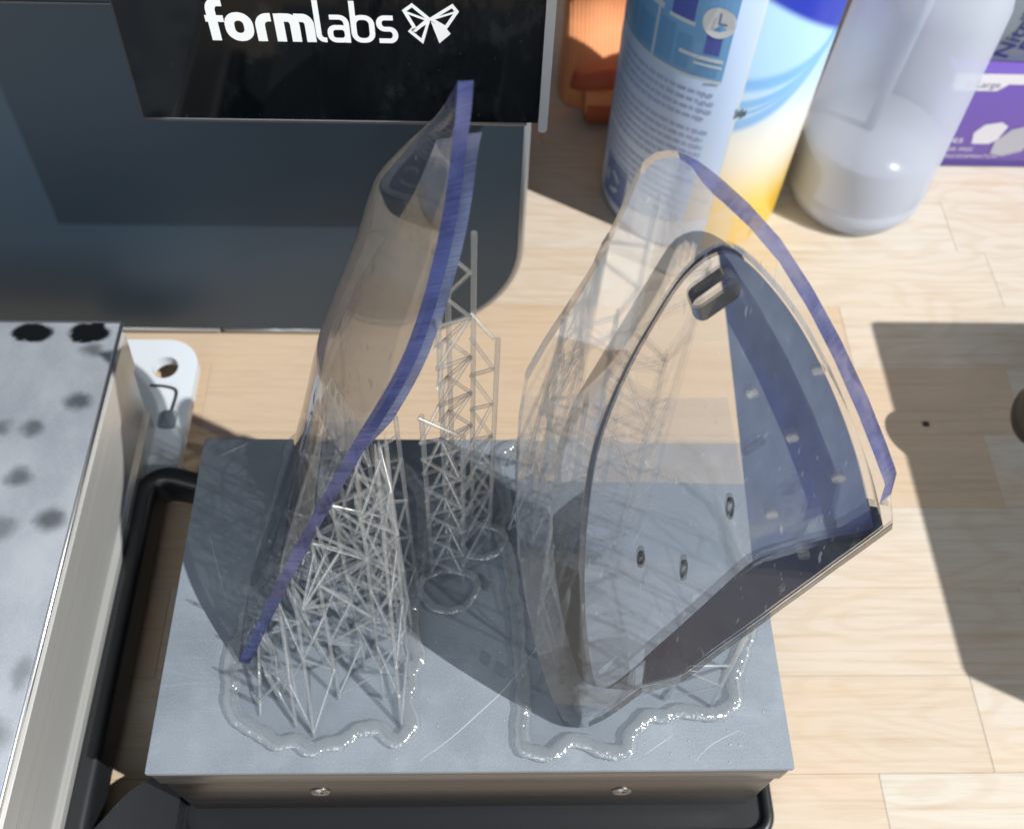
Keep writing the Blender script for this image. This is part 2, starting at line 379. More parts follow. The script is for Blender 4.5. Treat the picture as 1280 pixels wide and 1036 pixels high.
prism(bm, poly, Y0, Y1-.0006, lambda x, y, z: (x, z + (y*.27 if z > 0 else 0), y)); o = link('body', bm, STEELY, pb); autosmooth(o, 25)
bm = bmesh.new(); prism(bm, rrect(X0+.004, Y0+.006, X1-.006, Y1-.03, .009), TZ+.0004, -.0735); link('base_tray', bm, BLACK, pb)
# white tab with hole
tb = thing('plastic_tab', 'white rounded plastic tab with a round hole and wire clip beside the blotched platform', 'plastic tab', (0, 0, 0))
WHITEP = plain('white_plastic', (.62, .68, .74), .35)
out = rrect(-.185, .13, -.1335, .2165, .016, 8)
bm = bmesh.new(); ov = [bm.verts.new((x, y, -.0585)) for x, y in out]; hc = (-.1485, .200); hole = []
for i in range(24):
    a = 2*math.pi*i/24; hole.append(bm.verts.new((hc[0]+.0062*math.cos(a), hc[1]+.0062*math.sin(a), -.0585)))
es = [bm.edges.new((l[i], l[(i+1) % len(l)])) for l in (ov, hole) for i in range(len(l))]
bmesh.ops.triangle_fill(bm, edges=es, use_beauty=True)
g = bmesh.ops.extrude_face_region(bm, geom=bm.faces[:])
for e in g['geom']:
    if isinstance(e, bmesh.types.BMVert): e.co.z -= .006
bmesh.ops.recalc_face_normals(bm, faces=bm.faces[:]); o = link('tab_plate', bm, WHITEP, tb); autosmooth(o, 40)
bm = bmesh.new(); prism(bm, rrect(-.18, .134, -.15, .16, .004), TZ+.0004, -.0645); link('tab_foot', bm, WHITEP, tb)
bm = bmesh.new(); tube(bm, crom([(-.153, .189, -.0575), (-.146, .1885, -.0575), (-.1405, .186, -.0575), (-.1405, .178, -.0575), (-.141, .172, -.057)], 4), .0006, 8)
link('wire_clip', bm, DTRIM, tb, True)
boxo('clip_block', (-.1445, .165, -.0584), (-.1375, .174, -.0545), plain('grey_rubber', (.17, .20, .23), .6), tb, .0015)
# ------------------------------------------------------------------ printer
PY = .235; PX = .0216
pr = thing('resin_printer', 'dark charcoal resin printer with a glossy black front panel and white wordmark', '3d printer', (0, 0, 0))
pts = rrect(-.37, -.0735, PX-.003, .34, .062, 16, (1, 0, 0, 1))
bm = bmesh.new(); prism(bm, pts, PY, PY+.24, lambda x, y, z: (x, z, y)); autosmooth(link('housing', bm, HOUSE, pr), 30)
edge = rrect(-.3715, -.075, PX-.0015, .34, .0635, 16, (1, 0, 0, 1))
i0 = [i for i, p in enumerate(edge)]
line = edge[:17]                       # right bottom corner
bott = [(-.0795, -.0748), (-.042, -.0748)]
bm = bmesh.new(); tube(bm, [(x, PY+.001, z) for x, z in [(-.0765, -.0746), (-.06, -.0748)] + line + [(PX-.0015, .13)]], .0017, 10); link('rim', bm, SILVER, pr, True)
bm = bmesh.new(); tube(bm, [(x, PY+.001, z) for x, z in ((-.35, -.0748), (-.131, -.0748))], .0017, 10); link('rim', bm, SILVER, pr, True)
bm = bmesh.new(); tube(bm, [(x, PY+.001, z) for x, z in ((-.1292, -.0748), (-.0775, -.0748))], .0017, 10); link('rim', bm, SILVER, pr, True)
boxo('seam', (-.37, PY-.0008, .1118), (-.118, PY+.002, .1132), DTRIM, pr, .0004)
boxo('foot', (-.30, PY+.03, TZ+.0004), (-.02, PY+.2, -.0735), GAPB, pr, 0)
# panel: 36 mm proud
QY = .199; PL, PR, PB = -.1155, .0238, .0915
bm = bmesh.new(); prism(bm, [(PL, PB+.0018), (PR-.0022, PB+.0018), (PR-.0022, .3), (PL+.012, .3)], QY, PY-.0005, lambda x, y, z: (x, z, y)); link('front_panel', bm, GLOSS, pr)
bm = bmesh.new(); tube(bm, crom([(PL-.0004, QY+.001, PB+.0012), (PL+.03, QY+.001, PB+.001), (PR-.006, QY+.001, PB+.001)], 2), .0012, 8); link('panel_trim', bm, DTRIM, pr, True)
bm = bmesh.new(); prism(bm, rrect(PR-.002, PB-.002, PR+.0012, .3, .0012, 3), QY-.0006, PY-.0005, lambda x, y, z: (x, z, y)); link('panel_side_trim', bm, SILVER, pr)
bm = bmesh.new(); tube(bm, [(PL-.0003, QY+.0008, PB+.002), (PL+.0119, QY+.0008, .3)], .0006, 8); link('panel_edge', bm, DTRIM, pr, True)
# wordmark, drawn as strokes
LX, LZ = -.0859, .1252
def stroke(bm, pts, w, closed=False, dz=[0]):
    """flat print: ribbon of width w (mm) in panel x/z"""
    P = [Vector((x, z_)) for x, z_ in pts]; n = len(P); dz[0] += 1; y = QY - .00012 - .00001*(dz[0] % 12)
    L = []
    for i in range(n):
        a = P[(i-1) % n] if closed or i > 0 else None; b = P[(i+1) % n] if closed or i < n-1 else None
        d1 = (P[i]-a).normalized() if a is not None else None; d2 = (b-P[i]).normalized() if b is not None else None
        if d1 is None: d1 = d2
        if d2 is None: d2 = d1
        t_ = (d1+d2).normalized(); nn = Vector((-t_.y, t_.x)); k_ = w/2/max(.45, nn.dot(Vector((-d1.y, d1.x))))
        L.append([bm.verts.new((LX+(q.x)*MM, y, LZ+q.y*MM)) for q in (P[i]+nn*k_, P[i]-nn*k_)])
    for i in range(n if closed else n-1):
        a, b = L[i], L[(i+1) % n]; bm.faces.new((a[0], a[1], b[1], b[0]))
def arc(cx, cy, rx, ry, a0, a1, n=8): return [(cx+rx*math.cos(math.radians(a0+(a1-a0)*i/n)), cy+ry*math.sin(math.radians(a0+(a1-a0)*i/n))) for i in range(n+1)]
def loop(x0, z0, x1, z1, r): return rrect(x0, z0, x1, z1, r, 6)
B, T_, XH, AS = 3.0, 1.75, 10.2, 15.2
glyphs = []
def letter(draw):
    bm = bmesh.new(); draw(bm); bmesh.ops.recalc_face_normals(bm, faces=bm.faces[:]); link('letter', bm, LOGO, pr)
def g_f(bm): stroke(bm, [(7.0, AS-1.3)] + arc(5.3, AS-4.2, 2.5, 2.9, 90, 180) + [(2.8, 0)], B); stroke(bm, [(.4, XH-2.2), (6.6, XH-2.2)], 2.4)
def g_o(bm): stroke(bm, loop(8.2, 1.4, 14.6, XH-1.3, 3.0), B, True)
def g_r(bm): stroke(bm, [(18.6, 0)] + [(18.6, 5.5)] + arc(21.6, 5.8, 3.0, 3.0, 180, 90) + [(22.6, XH-1.4)], B)
def g_m(bm):
    stroke(bm, [(25.2, 0), (25.2, XH)], B); stroke(bm, [(25.2, XH-1.4), (27.4, XH-1.4)] + arc(28.2, 6.2, 2.2, 2.6, 90, 0) + [(30.4, 0)], B)
    stroke(bm, [(30.4, XH-1.4), (32.6, XH-1.4)] + arc(33.2, 6.2, 2.2, 2.6, 90, 0) + [(35.4, 0)], B)
def g_l(bm): stroke(bm, [(38.2, AS)] + [(38.2, 3)] + arc(40.2, 2.9, 2.0, 2.0, 180, 270) + [(40.8, .9)], T_)
def g_a(bm):
    stroke(bm, [(42.4, XH-.9), (45.4, XH-.9)] + arc(45.6, 6.9, 2.4, 2.4, 90, 0) + [(48.0, 0)], T_); stroke(bm, loop(42.2, .9, 48.0, 5.6, 1.9), T_, True)
def g_b(bm): stroke(bm, [(50.4, AS), (50.4, 3)], T_); stroke(bm, loop(50.4, .9, 56.6, XH-.9, 2.6), T_, True)
def g_s(bm): stroke(bm, [(64.0, XH-.9), (61.3, XH-.9)] + arc(61.0, 7.4, 1.9, 1.9, 90, 180, 5) + arc(61.0, 7.2, 1.9, 2.0, 180, 270, 5) + [(61.5, 5.2)] + arc(62.6, 3.05, 1.9, 2.15, 90, 0, 5) + arc(62.6, 3.0, 1.9, 2.1, 0, -90, 5) + [(58.8, .9)], T_)
SC = 60.0/64.6
_s = stroke
def stroke(bm, pts, w, closed=False): _s(bm, [(x*SC, z_) for x, z_ in pts], w, closed)
for gl in (g_f, g_o, g_r, g_m, g_l, g_a, g_b, g_s): letter(gl)
bm = bmesh.new()
def bf(*pp): return [((x*MM-LX)/MM, (z_*MM-LZ)/MM) for x, z_ in pp]
_s(bm, bf((-22.7, 137.2), (-20.2, 139.2), (-15.1, 134.4), (-19.4, 130.4)), 1.15, True)
_s(bm, bf((-22.0, 136.6), (-15.4, 133.9)), .8); _s(bm, bf((-19.8, 131.4), (-21.2, 129.8), (-17.5, 126.2), (-15.3, 133.4), (-20.6, 129.9)), 1.1)
_s(bm, bf((-14.4, 134.4), (-7.6, 139.2), (-6.2, 137.2), (-9.8, 131.4)), 1.15, True); _s(bm, bf((-14.4, 134.2), (-6.8, 137.0)), .7)
vv = [bm.verts.new((x*MM, QY-.0003, z_*MM)) for x, z_ in ((-14.5, 133.6), (-9.6, 131.2), (-8.3, 129.2), (-12.0, 125.6))]; bm.faces.new(vv)
link('butterfly_mark', bm, LOGO, pr)
# ------------------------------------------------------------------ right print: planar shell
OR = [(29.5,1.8),(24.9,17.5),(19.3,39.4),(14.4,64.1),(11.8,81.8),(10.5,106.7),(11.0,121.8),(12.4,133.3),(16.8,141.3),(22.1,149.4),(27.2,157.4),(32.0,166.7),(36.1,175.8),(37.5,178.0),(39.5,179.5),(41.9,180.3),(45.1,180.2),(48.7,179.3),(54.2,176.5),(61.9,171.7),(70.0,165.4),(78.8,156.2),(87.3,145.8),(96.7,132.7),(103.3,122.3),(108.1,114.2),(108.1,107.4),(110.5,100.5),(98.9,86.2),(87.0,70.3),(72.5,49.5),(63.0,33.9),(51.7,27.0),(43.4,10.7),(36.5,1.8)]
MR = [(35.6,26.9),(30.4,39.3),(25.7,57.6),(22.2,79.3),(20.7,100.3),(21.3,114.2),(24.5,126.0),(29.6,136.1),(35.6,146.8),(40.9,156.2),(44.6,162.4),(47.4,164.9),(51.0,165.9),(54.7,165.3),(60.2,162.6),(67.4,157.7),(76.2,149.7),(84.6,139.7),(93.3,127.8),(101.6,113.6),(107.7,100.0),(107.9,95.0),(98.5,83.5),(88.1,69.8),(73.4,48.6),(63.7,33.0),(52.0,26.3)]
DR = [(40.0,14.7),(36.1,30.0),(33.0,50.4),(31.1,74.1),(31.1,94.2),(32.2,109.3),(35.1,122.0),(39.3,133.8),(43.6,142.8),(47.8,150.5),(51.5,155.5),(55.6,158.8),(59.3,160.2),(63.3,159.3),(68.6,155.8),(76.5,148.6),(84.0,139.7),(92.4,127.2),(100.7,112.2),(107.9,95.3),(107.4,92.0),(97.1,88.4),(86.8,83.5),(77.6,77.9),(67.4,61.3),(55.7,40.2),(46.3,21.8)]
# the shield is a bowed sheet: y = f(x, z); outlines are given in x, z (mm)
def syn(x, z): return .0125 + .153*z + 1.54*z*z - .077*(x-.0335)
def snr(x, z): return Vector((-.077, -1, .153+3.08*z)).normalized()
def to2(p): return Vector((p[0]*MM, p[-1]*MM))
def to3(q, depth=0.): return Vector((q.x, syn(q.x, q.y), q.y)) - snr(q.x, q.y)*depth
def sstep(a, b, x): u = min(1, max(0, (x-a)/(b-a))); return u*u*(3-2*u)
def polar(loop2, c, n):
    """resample a star-shaped loop at n even directions about c"""
    L = loop2; m = len(L); out = []
    for i in range(n):
        a = 2*math.pi*i/n; d = Vector((math.cos(a), math.sin(a))); best = None
        for j in range(m):
            p, q = L[j]-c, L[(j+1) % m]-c; e = q-p; den = d.x*e.y - d.y*e.x
            if abs(den) < 1e-12: continue
            tt = (p.x*e.y - p.y*e.x)/den; uu = (p.x*d.y - p.y*d.x)/den
            if tt > 0 and -1e-6 <= uu <= 1+1e-6 and (best is None or tt > best): best = tt
        out.append(c + d*(best if best else .01))
    return out
n_ = 220; cc = to2((62, 96))
def sm(l): return [Vector((p.x, p.y)) for p in crom([(q.x, q.y, 0) for q in l], 3, True)]
LO = polar([to2(p) for p in OR], cc, n_); LM = polar(sm([to2(p) for p in MR]), cc, n_); LD = polar(sm([to2(p) for p in DR]), cc, n_)
LM = [c if (c-cc).length < (o_-cc).length-.0005 else cc+(o_-cc)*(1-.0005/(o_-cc).length) for c, o_ in zip(LM, LO)]
def bulge(q, k=.0022):
    d = (q-cc); return k*max(0., 1-(d.x/.055)**2)*max(0., 1-(d.y/.1)**2)
prR = thing('clear_resin_print', 'clear shield shaped resin print leaning back, its broad face with a slot towards the viewer', 'resin print', (0, 0, 0), group=None)
bm = bmesh.new()
def ring(l, depth): return [bm.verts.new(to3(q, depth)) for q in l]
def skin(A, B, mat=0, smooth=True, cond=None):
    for i in range(n_):
        f = bm.faces.new((A[i], A[(i+1) % n_], B[(i+1) % n_], B[i])); f.smooth = smooth
        f.material_index = mat if cond is None or cond(i) else 0
def cap(l, depth, mat=0, facet=None):
    rr = []
    for fct in (1, .8, .6, .4, .2):
        rr.append([bm.verts.new(to3(cc+(q-cc)*fct, depth(cc+(q-cc)*fct))) for q in l])
    for A, B_ in zip(rr, rr[1:]): skin(A, B_, mat)
    cv = bm.verts.new(to3(cc, depth(cc)))
    for i in range(n_):
        f = bm.faces.new((rr[-1][i], rr[-1][(i+1) % n_], cv)); f.smooth = True; f.material_index = mat
    return rr[0]
def blue(q): return sstep(.0455, .052, q.x)*sstep(.1035, .108, q.y) if q.x < .107 or q.y > .1075 else 0.
def edgeblue(i): return blue(LO[i]) > .02
TH = .0038
LF = [q + (cc-q).normalized()*(.0009+.0030*blue(q)) for q in LO]       # the curved edge is chamfered on the front
def lowedge(i): q = LO[i]; return q.x > .040 and q.y < .1035 and q.y < .02+ (q.x-.03)*1.25
a = cap(LF, lambda q: 0.)
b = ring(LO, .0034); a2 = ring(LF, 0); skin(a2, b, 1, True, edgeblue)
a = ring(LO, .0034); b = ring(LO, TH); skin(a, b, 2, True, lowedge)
a = ring(LO, TH); b = ring(LM, TH); skin(a, b)
def bottomwall(i):
    q = (LM[i]+LD[i])/2; nrm = LM[i]-LM[i-1]; return abs(nrm.normalized().dot(Vector((.62, .78)))) > .86 and q.y < .102 and q.x > .038
LE = [cc+(q-cc)*(1+.0019/(q-cc).length) for q in LD]
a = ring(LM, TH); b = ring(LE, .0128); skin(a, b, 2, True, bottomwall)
a = ring(LE, .0128); b = ring(LD, .0135); skin(a, b, 2, True, lambda i: LD[i].x < .064 or bottomwall(i))  # dark inner reflection painted along this narrow bevel
n0_ = len(bm.faces); cap(LD, lambda q: .0135)
tagl = bm.faces.layers.int.new('back'); bm.faces.ensure_lookup_table()
for f in bm.faces[n0_:]: f[tagl] = 1
bmesh.ops.remove_doubles(bm, verts=bm.verts[:], dist=2e-6)
# the right facet of the back has its refracted darkness painted grey: split it off along its ridge
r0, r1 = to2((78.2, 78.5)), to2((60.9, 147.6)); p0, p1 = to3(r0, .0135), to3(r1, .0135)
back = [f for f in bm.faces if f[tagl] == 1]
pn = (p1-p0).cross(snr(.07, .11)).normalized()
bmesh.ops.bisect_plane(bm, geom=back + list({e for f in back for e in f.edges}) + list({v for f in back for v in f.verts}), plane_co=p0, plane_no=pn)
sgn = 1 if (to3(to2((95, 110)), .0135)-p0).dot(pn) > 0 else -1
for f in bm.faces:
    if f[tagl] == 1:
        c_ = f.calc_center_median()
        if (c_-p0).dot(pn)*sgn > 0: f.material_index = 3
bmesh.ops.recalc_face_normals(bm, faces=bm.faces[:])
# slots and blind pockets: closed cavities inside the block, normals turned inwards
def cavity(a_, b_, rad, d0, d1, mat=0):
    A, B_ = to2(a_), to2(b_); u = (B_-A); u = u.normalized() if u.length > 1e-6 else Vector((1, 0)); w = Vector((-u.y, u.x)); L = []
    for i in range(17): an = math.radians(-90+180*i/16); L.append(B_ + u*math.cos(an)*rad + w*math.sin(an)*rad)
    for i in range(17): an = math.radians(90+180*i/16); L.append(A + u*math.cos(an)*rad + w*math.sin(an)*rad)
    lo = [bm.verts.new(to3(q, d0)) for q in L]; hi = [bm.verts.new(to3(q, d1)) for q in L]; m = len(L); fs = []
    for i in range(m): f = bm.faces.new((lo[i], lo[(i+1) % m], hi[(i+1) % m], hi[i])); f.smooth = True; f.material_index = mat; fs.append(f)
    fs.append(bm.faces.new(lo)); fs.append(bm.faces.new(list(reversed(hi))))
    bmesh.ops.recalc_face_normals(bm, faces=fs); bmesh.ops.reverse_faces(bm, faces=fs)
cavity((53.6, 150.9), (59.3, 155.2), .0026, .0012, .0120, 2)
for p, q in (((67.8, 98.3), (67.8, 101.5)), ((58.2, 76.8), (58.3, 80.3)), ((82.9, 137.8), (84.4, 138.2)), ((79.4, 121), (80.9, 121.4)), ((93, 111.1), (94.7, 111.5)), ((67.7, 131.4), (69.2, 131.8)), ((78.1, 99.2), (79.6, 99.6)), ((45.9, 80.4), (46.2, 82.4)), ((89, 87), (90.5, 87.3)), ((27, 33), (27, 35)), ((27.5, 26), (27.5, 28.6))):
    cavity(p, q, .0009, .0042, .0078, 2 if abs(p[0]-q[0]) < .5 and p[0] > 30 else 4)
shellR = link('shield', bm, [CLEAR, EDGE, REFLDARK, REFRGREY, RIM], prR); autosmooth(shellR, 25)
# ------------------------------------------------------------------ left print: bent shell
NL = [(-79.1,35.6,3.0),(-60.1,42.0,50.4),(-44.2,50.0,84.9),(-30.8,57.0,111.0),(-19.3,65.0,130.9),(-13.3,71.0,145.5),(-9.0,77.0,160.4),(-6.2,82.0,173.8),(-4.9,86.0,182.7),(-3.9,88.0,190.1),(-3.5,89.0,194.6),(-3.3,90.0,197.8)]
FL = [(-71.0,104.0,1.5),(-66.0,112.0,14.0),(-58.6,120.0,40.1),(-52.8,125.0,63.9),(-46.6,130.0,78.9),(-41.3,132.0,92.3),(-36.0,133.0,106.6),(-31.0,132.0,123.0),(-26.4,128.0,136.8),(-18.7,120.0,152.5),(-10.4,106.0,171.0),(-4.5,93.0,190.7)]
SV = [0, .12, .25, .37, .5, .6, .7, .8, .87, .93, .97, 1]
cN = crom([Vector(p)*MM for p in NL], 6); cF = crom([Vector(p)*MM for p in FL], 6); RN = len(cN)
cS = [SV[min(i//6, 11)] + (SV[min(i//6+1, 11)]-SV[min(i//6, 11)])*(i % 6)/6 for i in range(RN)]
NTOP = Vector((.885, .40, -.235)).normalized()
def surf(i, w, off=0.):
    i = max(0, min(RN-1, i)); a, b = cN[i], cF[i]; p = a.lerp(b, w)
    d = (b-a); ii, jj = max(0, i-1), min(RN-1, i+1); e = cN[jj].lerp(cF[jj], w)-cN[ii].lerp(cF[ii], w)
    nn = d.cross(e)
    if nn.length < 1e-9: nn = Vector((1, -.2, 0))
    nn.normalize()
    if nn.x < 0: nn = -nn
    k_ = sstep(.72, .88, cS[i])
    if k_ > 0: nn = nn.lerp(NTOP, k_).normalized()   # the tip is flat
    wid = d.length
    return p - nn*(4*w*(1-w)*.05*wid) + nn*off
def slab(rows, w0, w1, t0, t1, K=16, edge=True, wedge=False):
    bm = bmesh.new(); G = {}
    for s, tt in ((0, t0), (1, t1)):
        for i in rows:
            for k in range(K+1): G[s, i, k] = bm.verts.new(surf(i, w0(i)+(w1(i)-w0(i))*k/K, tt(i) if not (wedge and s) else tt(i)*(1-k/K)+(t0(i)+.0002)*k/K))
    for a_, b_ in zip(rows, rows[1:]):
        for k in range(K):
            for s in (0, 1): bm.faces.new((G[s, a_, k], G[s, b_, k], G[s, b_, k+1], G[s, a_, k+1]))
        f = bm.faces.new((G[0, a_, 0], G[1, a_, 0], G[1, b_, 0], G[0, b_, 0])); f.material_index = 1 if edge else 0
        f = bm.faces.new((G[0, a_, K], G[1, a_, K], G[1, b_, K], G[0, b_, K])); f.material_index = 2
    for k in range(K):
        for r in (rows[0], rows[-1]): f = bm.faces.new((G[0, r, k], G[1, r, k], G[1, r, k+1], G[0, r, k+1])); f.material_index = 2
    bmesh.ops.recalc_face_normals(bm, faces=bm.faces[:]); return bm
prL = thing('clear_resin_print', 'clear curved resin print seen nearly edge on, tall lattice under its right side', 'resin print', (0, 0, 0))
rows = list(range(RN))
autosmooth(link('shield', slab(rows, lambda i: 0., lambda i: 1., lambda i: 0., lambda i: .0036), [CLEAR, EDGE, STRUT], prL), 40)
rows = [i for i in range(RN) if .32 <= cS[i] <= .905]
def bt(i):
    s = cS[i]; return   .0042 + .0042*min(1, max(.10, (s-.31)/.10))
autosmooth(link('backing_block', slab(rows, lambda i: .05, lambda i: .62 - .40*sstep(.55, .90, cS[i]), lambda i: .0037, bt, 10, True, True), [CLEAR, EDGE2, STRUT], prL), 40)
# ------------------------------------------------------------------ rafts and lattices
unit = None
def strut_mesh():
    bm = bmesh.new(); bmesh.ops.create_cone(bm, cap_ends=True, segments=9, radius1=1, radius2=1, depth=1)
    me = bpy.data.meshes.new('support_strut'); bm.normal_update(); bm.to_mesh(me); bm.free(); me.materials.append(STRUT)
    for p in me.polygons: p.use_smooth = len(p.vertices) == 4
    return me
STM = strut_mesh(); bm = bmesh.new(); bmesh.ops.create_cone(bm, cap_ends=True, segments=9, radius1=1, radius2=.4, depth=1)
TIPM = bpy.data.meshes.new('support_tip'); bm.to_mesh(TIPM); bm.free(); TIPM.materials.append(STRUT)
for p in TIPM.polygons: p.use_smooth = len(p.vertices) == 4
def strut(parent, a, b, r, me=None, name='support_strut'):
    a, b = Vector(a), Vector(b); d = b-a
    if d.length < .0015: return
    o = bpy.data.objects.new(name, me or STM); C.objects.link(o); o.parent = parent
    o.matrix_world = Matrix.Translation((a+b)/2) @ d.to_track_quat('Z', 'Y').to_matrix().to_4x4() @ Matrix.Diagonal((r, r, d.length, 1))
    return o
def inside(x, y, poly):
    c = False; n = len(poly)
    for i in range(n):
        (x1, y1), (x2, y2) = poly[i], poly[(i+1) % n]
        if (y1 > y) != (y2 > y) and x < (x2-x1)*(y-y1)/(y2-y1)+x1: c = not c
    return c
def raft(parent, pts, amp=1.4, seed=0, rr_=.0027):
    P = crom([(x*MM, y*MM, 0) for x, y in pts], 6, True); n = len(P); Q = []
    for i, p in enumerate(P):
        d = (P[(i+1) % n]-P[i-1]).normalized(); nn = Vector((d.y, -d.x, 0))
        Q.append(p + nn*amp*MM*(noise.noise(Vector((p.x*140, p.y*140, seed)))))
    bm = bmesh.new(); prism(bm, [(p.x, p.y) for p in Q], .0002, .0016); link('raft_slab', bm, RAFT, parent)
    bm = bmesh.new()
    tube(bm, [(p.x, p.y, .0022) for p in Q], lambda i: rr_*(1+.18*noise.noise(Q[i]*420+Vector((0, 0, seed)))), 12, True, squash=.6)
    link('raft_rim', bm, RIM, parent, True)
    return [(p.x, p.y) for p in Q]
LEFTOVER = {}
def lattice(parent, cols, top, pitch, link_d, rv=.00068, rd=.00056, skip=.10, seed=1, maxn=240):
    """upright struts from the raft to the underside, zigzag braces between neighbours"""
    rg = random.Random(seed); T = []; n0 = 0; extra = []
    for x, y in cols:
        p = top(x, y); T.append(p if p is not None and p[2] > .007 else None)
    def at(i, z): a = Vector((*cols[i], 0)); b = Vector(T[i]); return a.lerp(b, min(1, z/b.z))
    for i in range(len(cols)):
        if T[i] is None: continue
        k = max(.3, 1-.0045/T[i][2])
        strut(parent, at(i, .001), at(i, T[i][2]*k), rv); strut(parent, at(i, T[i][2]*k-.0002), at(i, T[i][2]), rv, TIPM, 'support_tip'); n0 += 1
    pairs = sorted((math.dist(cols[i], cols[j]), i, j) for i in range(len(cols)) for j in range(i+1, len(cols)) if T[i] and T[j] and math.dist(cols[i], cols[j]) < link_d)
    deg = {}; br = []
    for d, i, j in pairs:
        if deg.get(i, 0) >= 4 or deg.get(j, 0) >= 4: continue
        deg[i] = deg.get(i, 0)+1; deg[j] = deg.get(j, 0)+1
        hm = min(T[i][2], T[j][2]) - .002; k = 0
        while (k+1)*pitch < hm:
            if rg.random() > skip:
                a, b = (i, j) if (k + i + j) % 2 else (j, i); br.append((at(a, .0025+k*pitch), at(b, .0025+(k+1)*pitch)))
            k += 1
        z = .0025+k*pitch
        if z < hm - .004: a, b = (i, j) if T[i][2] < T[j][2] else (j, i); br.append((at(b, z), at(a, T[a][2]-.003)))
    c = cam.location
    br.sort(key=lambda ab: ((ab[0]+ab[1])/2 - cam.matrix_world.translation).length)
    for k, (a, b) in enumerate(br):
        if n0 + k < maxn: strut(parent, a, b, rd)
        else: extra.append((a, b))
    if extra:
        bm = bmesh.new()
        for a, b in extra: tube(bm, [a, b], rd, 6)
        o = link('far_braces', bm, STRUT, parent, True); o['kind'] = 'stuff'
    print('lattice', n0, len(br))
raftL = [(-80.7,25.2),(-76.9,16.7),(-70.5,12.0),(-64.3,9.4),(-56.5,9.3),(-50.3,6.8),(-44.8,8.8),(-38.6,12.6),(-30.8,13.3),(-24.0,9.9),(-20.5,13.7),(-22.5,21.7),(-20.9,29.8),(-19.3,38.1),(-21.6,46.7),(-20.8,61.5),(-19.0,77.0),(-19.1,96.6),(-28.7,110.3),(-47.5,117.3),(-65.0,123.2),(-69.5,121.5),(-71.4,110.2),(-73.8,93.2),(-75.4,77.0),(-76.0,64.6),(-78.7,52.6),(-80.8,41.1),(-82.2,32.8)]
raftR = [(16.0,7.1),(23.0,5.2),(29.6,6.7),(37.6,8.7),(42.7,5.6),(49.2,4.8),(51.8,10.7),(55.3,14.6),(66.4,18.0),(77.1,17.6),(87.0,20.5),(89.6,29.2),(93.9,40.5),(97.5,55.2),(97.2,73.7),(92.4,93.4),(81.7,107.1),(57.7,115.9),(32.9,119.4),(14.3,121.2),(8.6,112.2),(12.1,98.3),(9.3,86.7),(12.4,73.8),(14.7,55.4),(15.8,35.1),(16.8,21.4)]
polyL = raft(prL, raftL, 2.0, 3.); polyR = raft(prR, raftR, 2.0, 9.)
def topL(x, y):
    best = None
    for i in range(0, RN):
        a, b = cN[i], cF[i]
        if b.y-a.y < 1e-4: continue
        w = (y-a.y)/(b.y-a.y)
        if w < -.25 or w > 1: continue
        w = max(0, w); s = cS[i]; off = .0036 if not (.32 <= s <= .905 and w < .62) else bt(i)
        p = surf(i, w, off)
        if p.x >= x: best = p.z; break
    return best
def grid(poly, step, jit, seed, filt=lambda x, y: True):
    rg = random.Random(seed); xs = [p[0] for p in poly]; ys = [p[1] for p in poly]; out = []; y = min(ys)+.004; row = 0
    while y < max(ys):
        x = min(xs)+.004 + (step/2 if row % 2 else 0)
        while x < max(xs):
            p = (x+rg.uniform(-jit, jit), y+rg.uniform(-jit, jit))
            if filt(*p) and all(inside(p[0]+dx, p[1]+dy, poly) for dx, dy in ((.0015, 0), (-.0015, 0), (0, .0015), (0, -.0015))): out.append(p)
            x += step
        y += step*.87; row += 1
    return out
def topL2(x, y):
    h = topL(x, y)
    if h is not None: return (x, y, h)
    for i in range(RN):                      # front props lean back to the near edge
        p = surf(i, .03, .0036 if cS[i] < .32 else bt(i))
        if p.x >= x - .003: return tuple(p) if p.y > y else None
    return None
colsL = grid(polyL, .0135, .0010, 4, lambda x, y: not (x > -.032 and y > .07) and y < .106)
colsL += [(-.0235, .0135), (-.0215, .030), (-.0215, .047), (-.0205, .064), (-.0765, .0225), (-.070, .0165), (-.0745, .031), (-.064, .023), (-.058, .0135), (-.0685, .038)]
lattice(prL, colsL, topL2, .0125, .0170, seed=5, maxn=245)
# the tall tower behind, with its own round pads
tw = {'A': (.0052, .0802, .1244), 'B': (-.0040, .0651, .1007), 'C': (-.0010, .0841, .160), 'D': (-.0150, .0670, .1078), 'E': (-.0097, .0738, .1405), 'F': (-.0075, .0835, .1560)}
for x, y, h in tw.values():
    strut(prL, (x, y, .001), (x+.001, y, h), .00078)
for a, b in (('B', 'D'), ('A', 'C'), ('A', 'B'), ('D', 'E'), ('C', 'E'), ('C', 'F'), ('E', 'F'), ('B', 'E')):
    (xa, ya, ha), (xb, yb, hb) = tw[a], tw[b]; z = .006; f = False; P = .0125
    while z + P*.7 < min(ha, hb):
        strut(prL, (xa, ya, z+(P if f else 0)*.7), (xb, yb, z+(0 if f else P)*.7), .0006)
        f = not f; z += P*.7
    if ha != hb and a+b in ('BD', 'AC'): strut(prL, (xa, ya, ha), (xb, yb, min(ha, hb)+.006), .0006)
for cx, cy_, rx in ((-.0090, .0615, 10.5), (.0025, .0805, 9.)):
    raft(prL, [(cx*1000+rx*math.cos(a)*(.95+.08*math.sin(3*a)), cy_*1000+rx*.72*math.sin(a)) for a in [2*math.pi*i/12 for i in range(12)]], .5, cx*100, .0015)
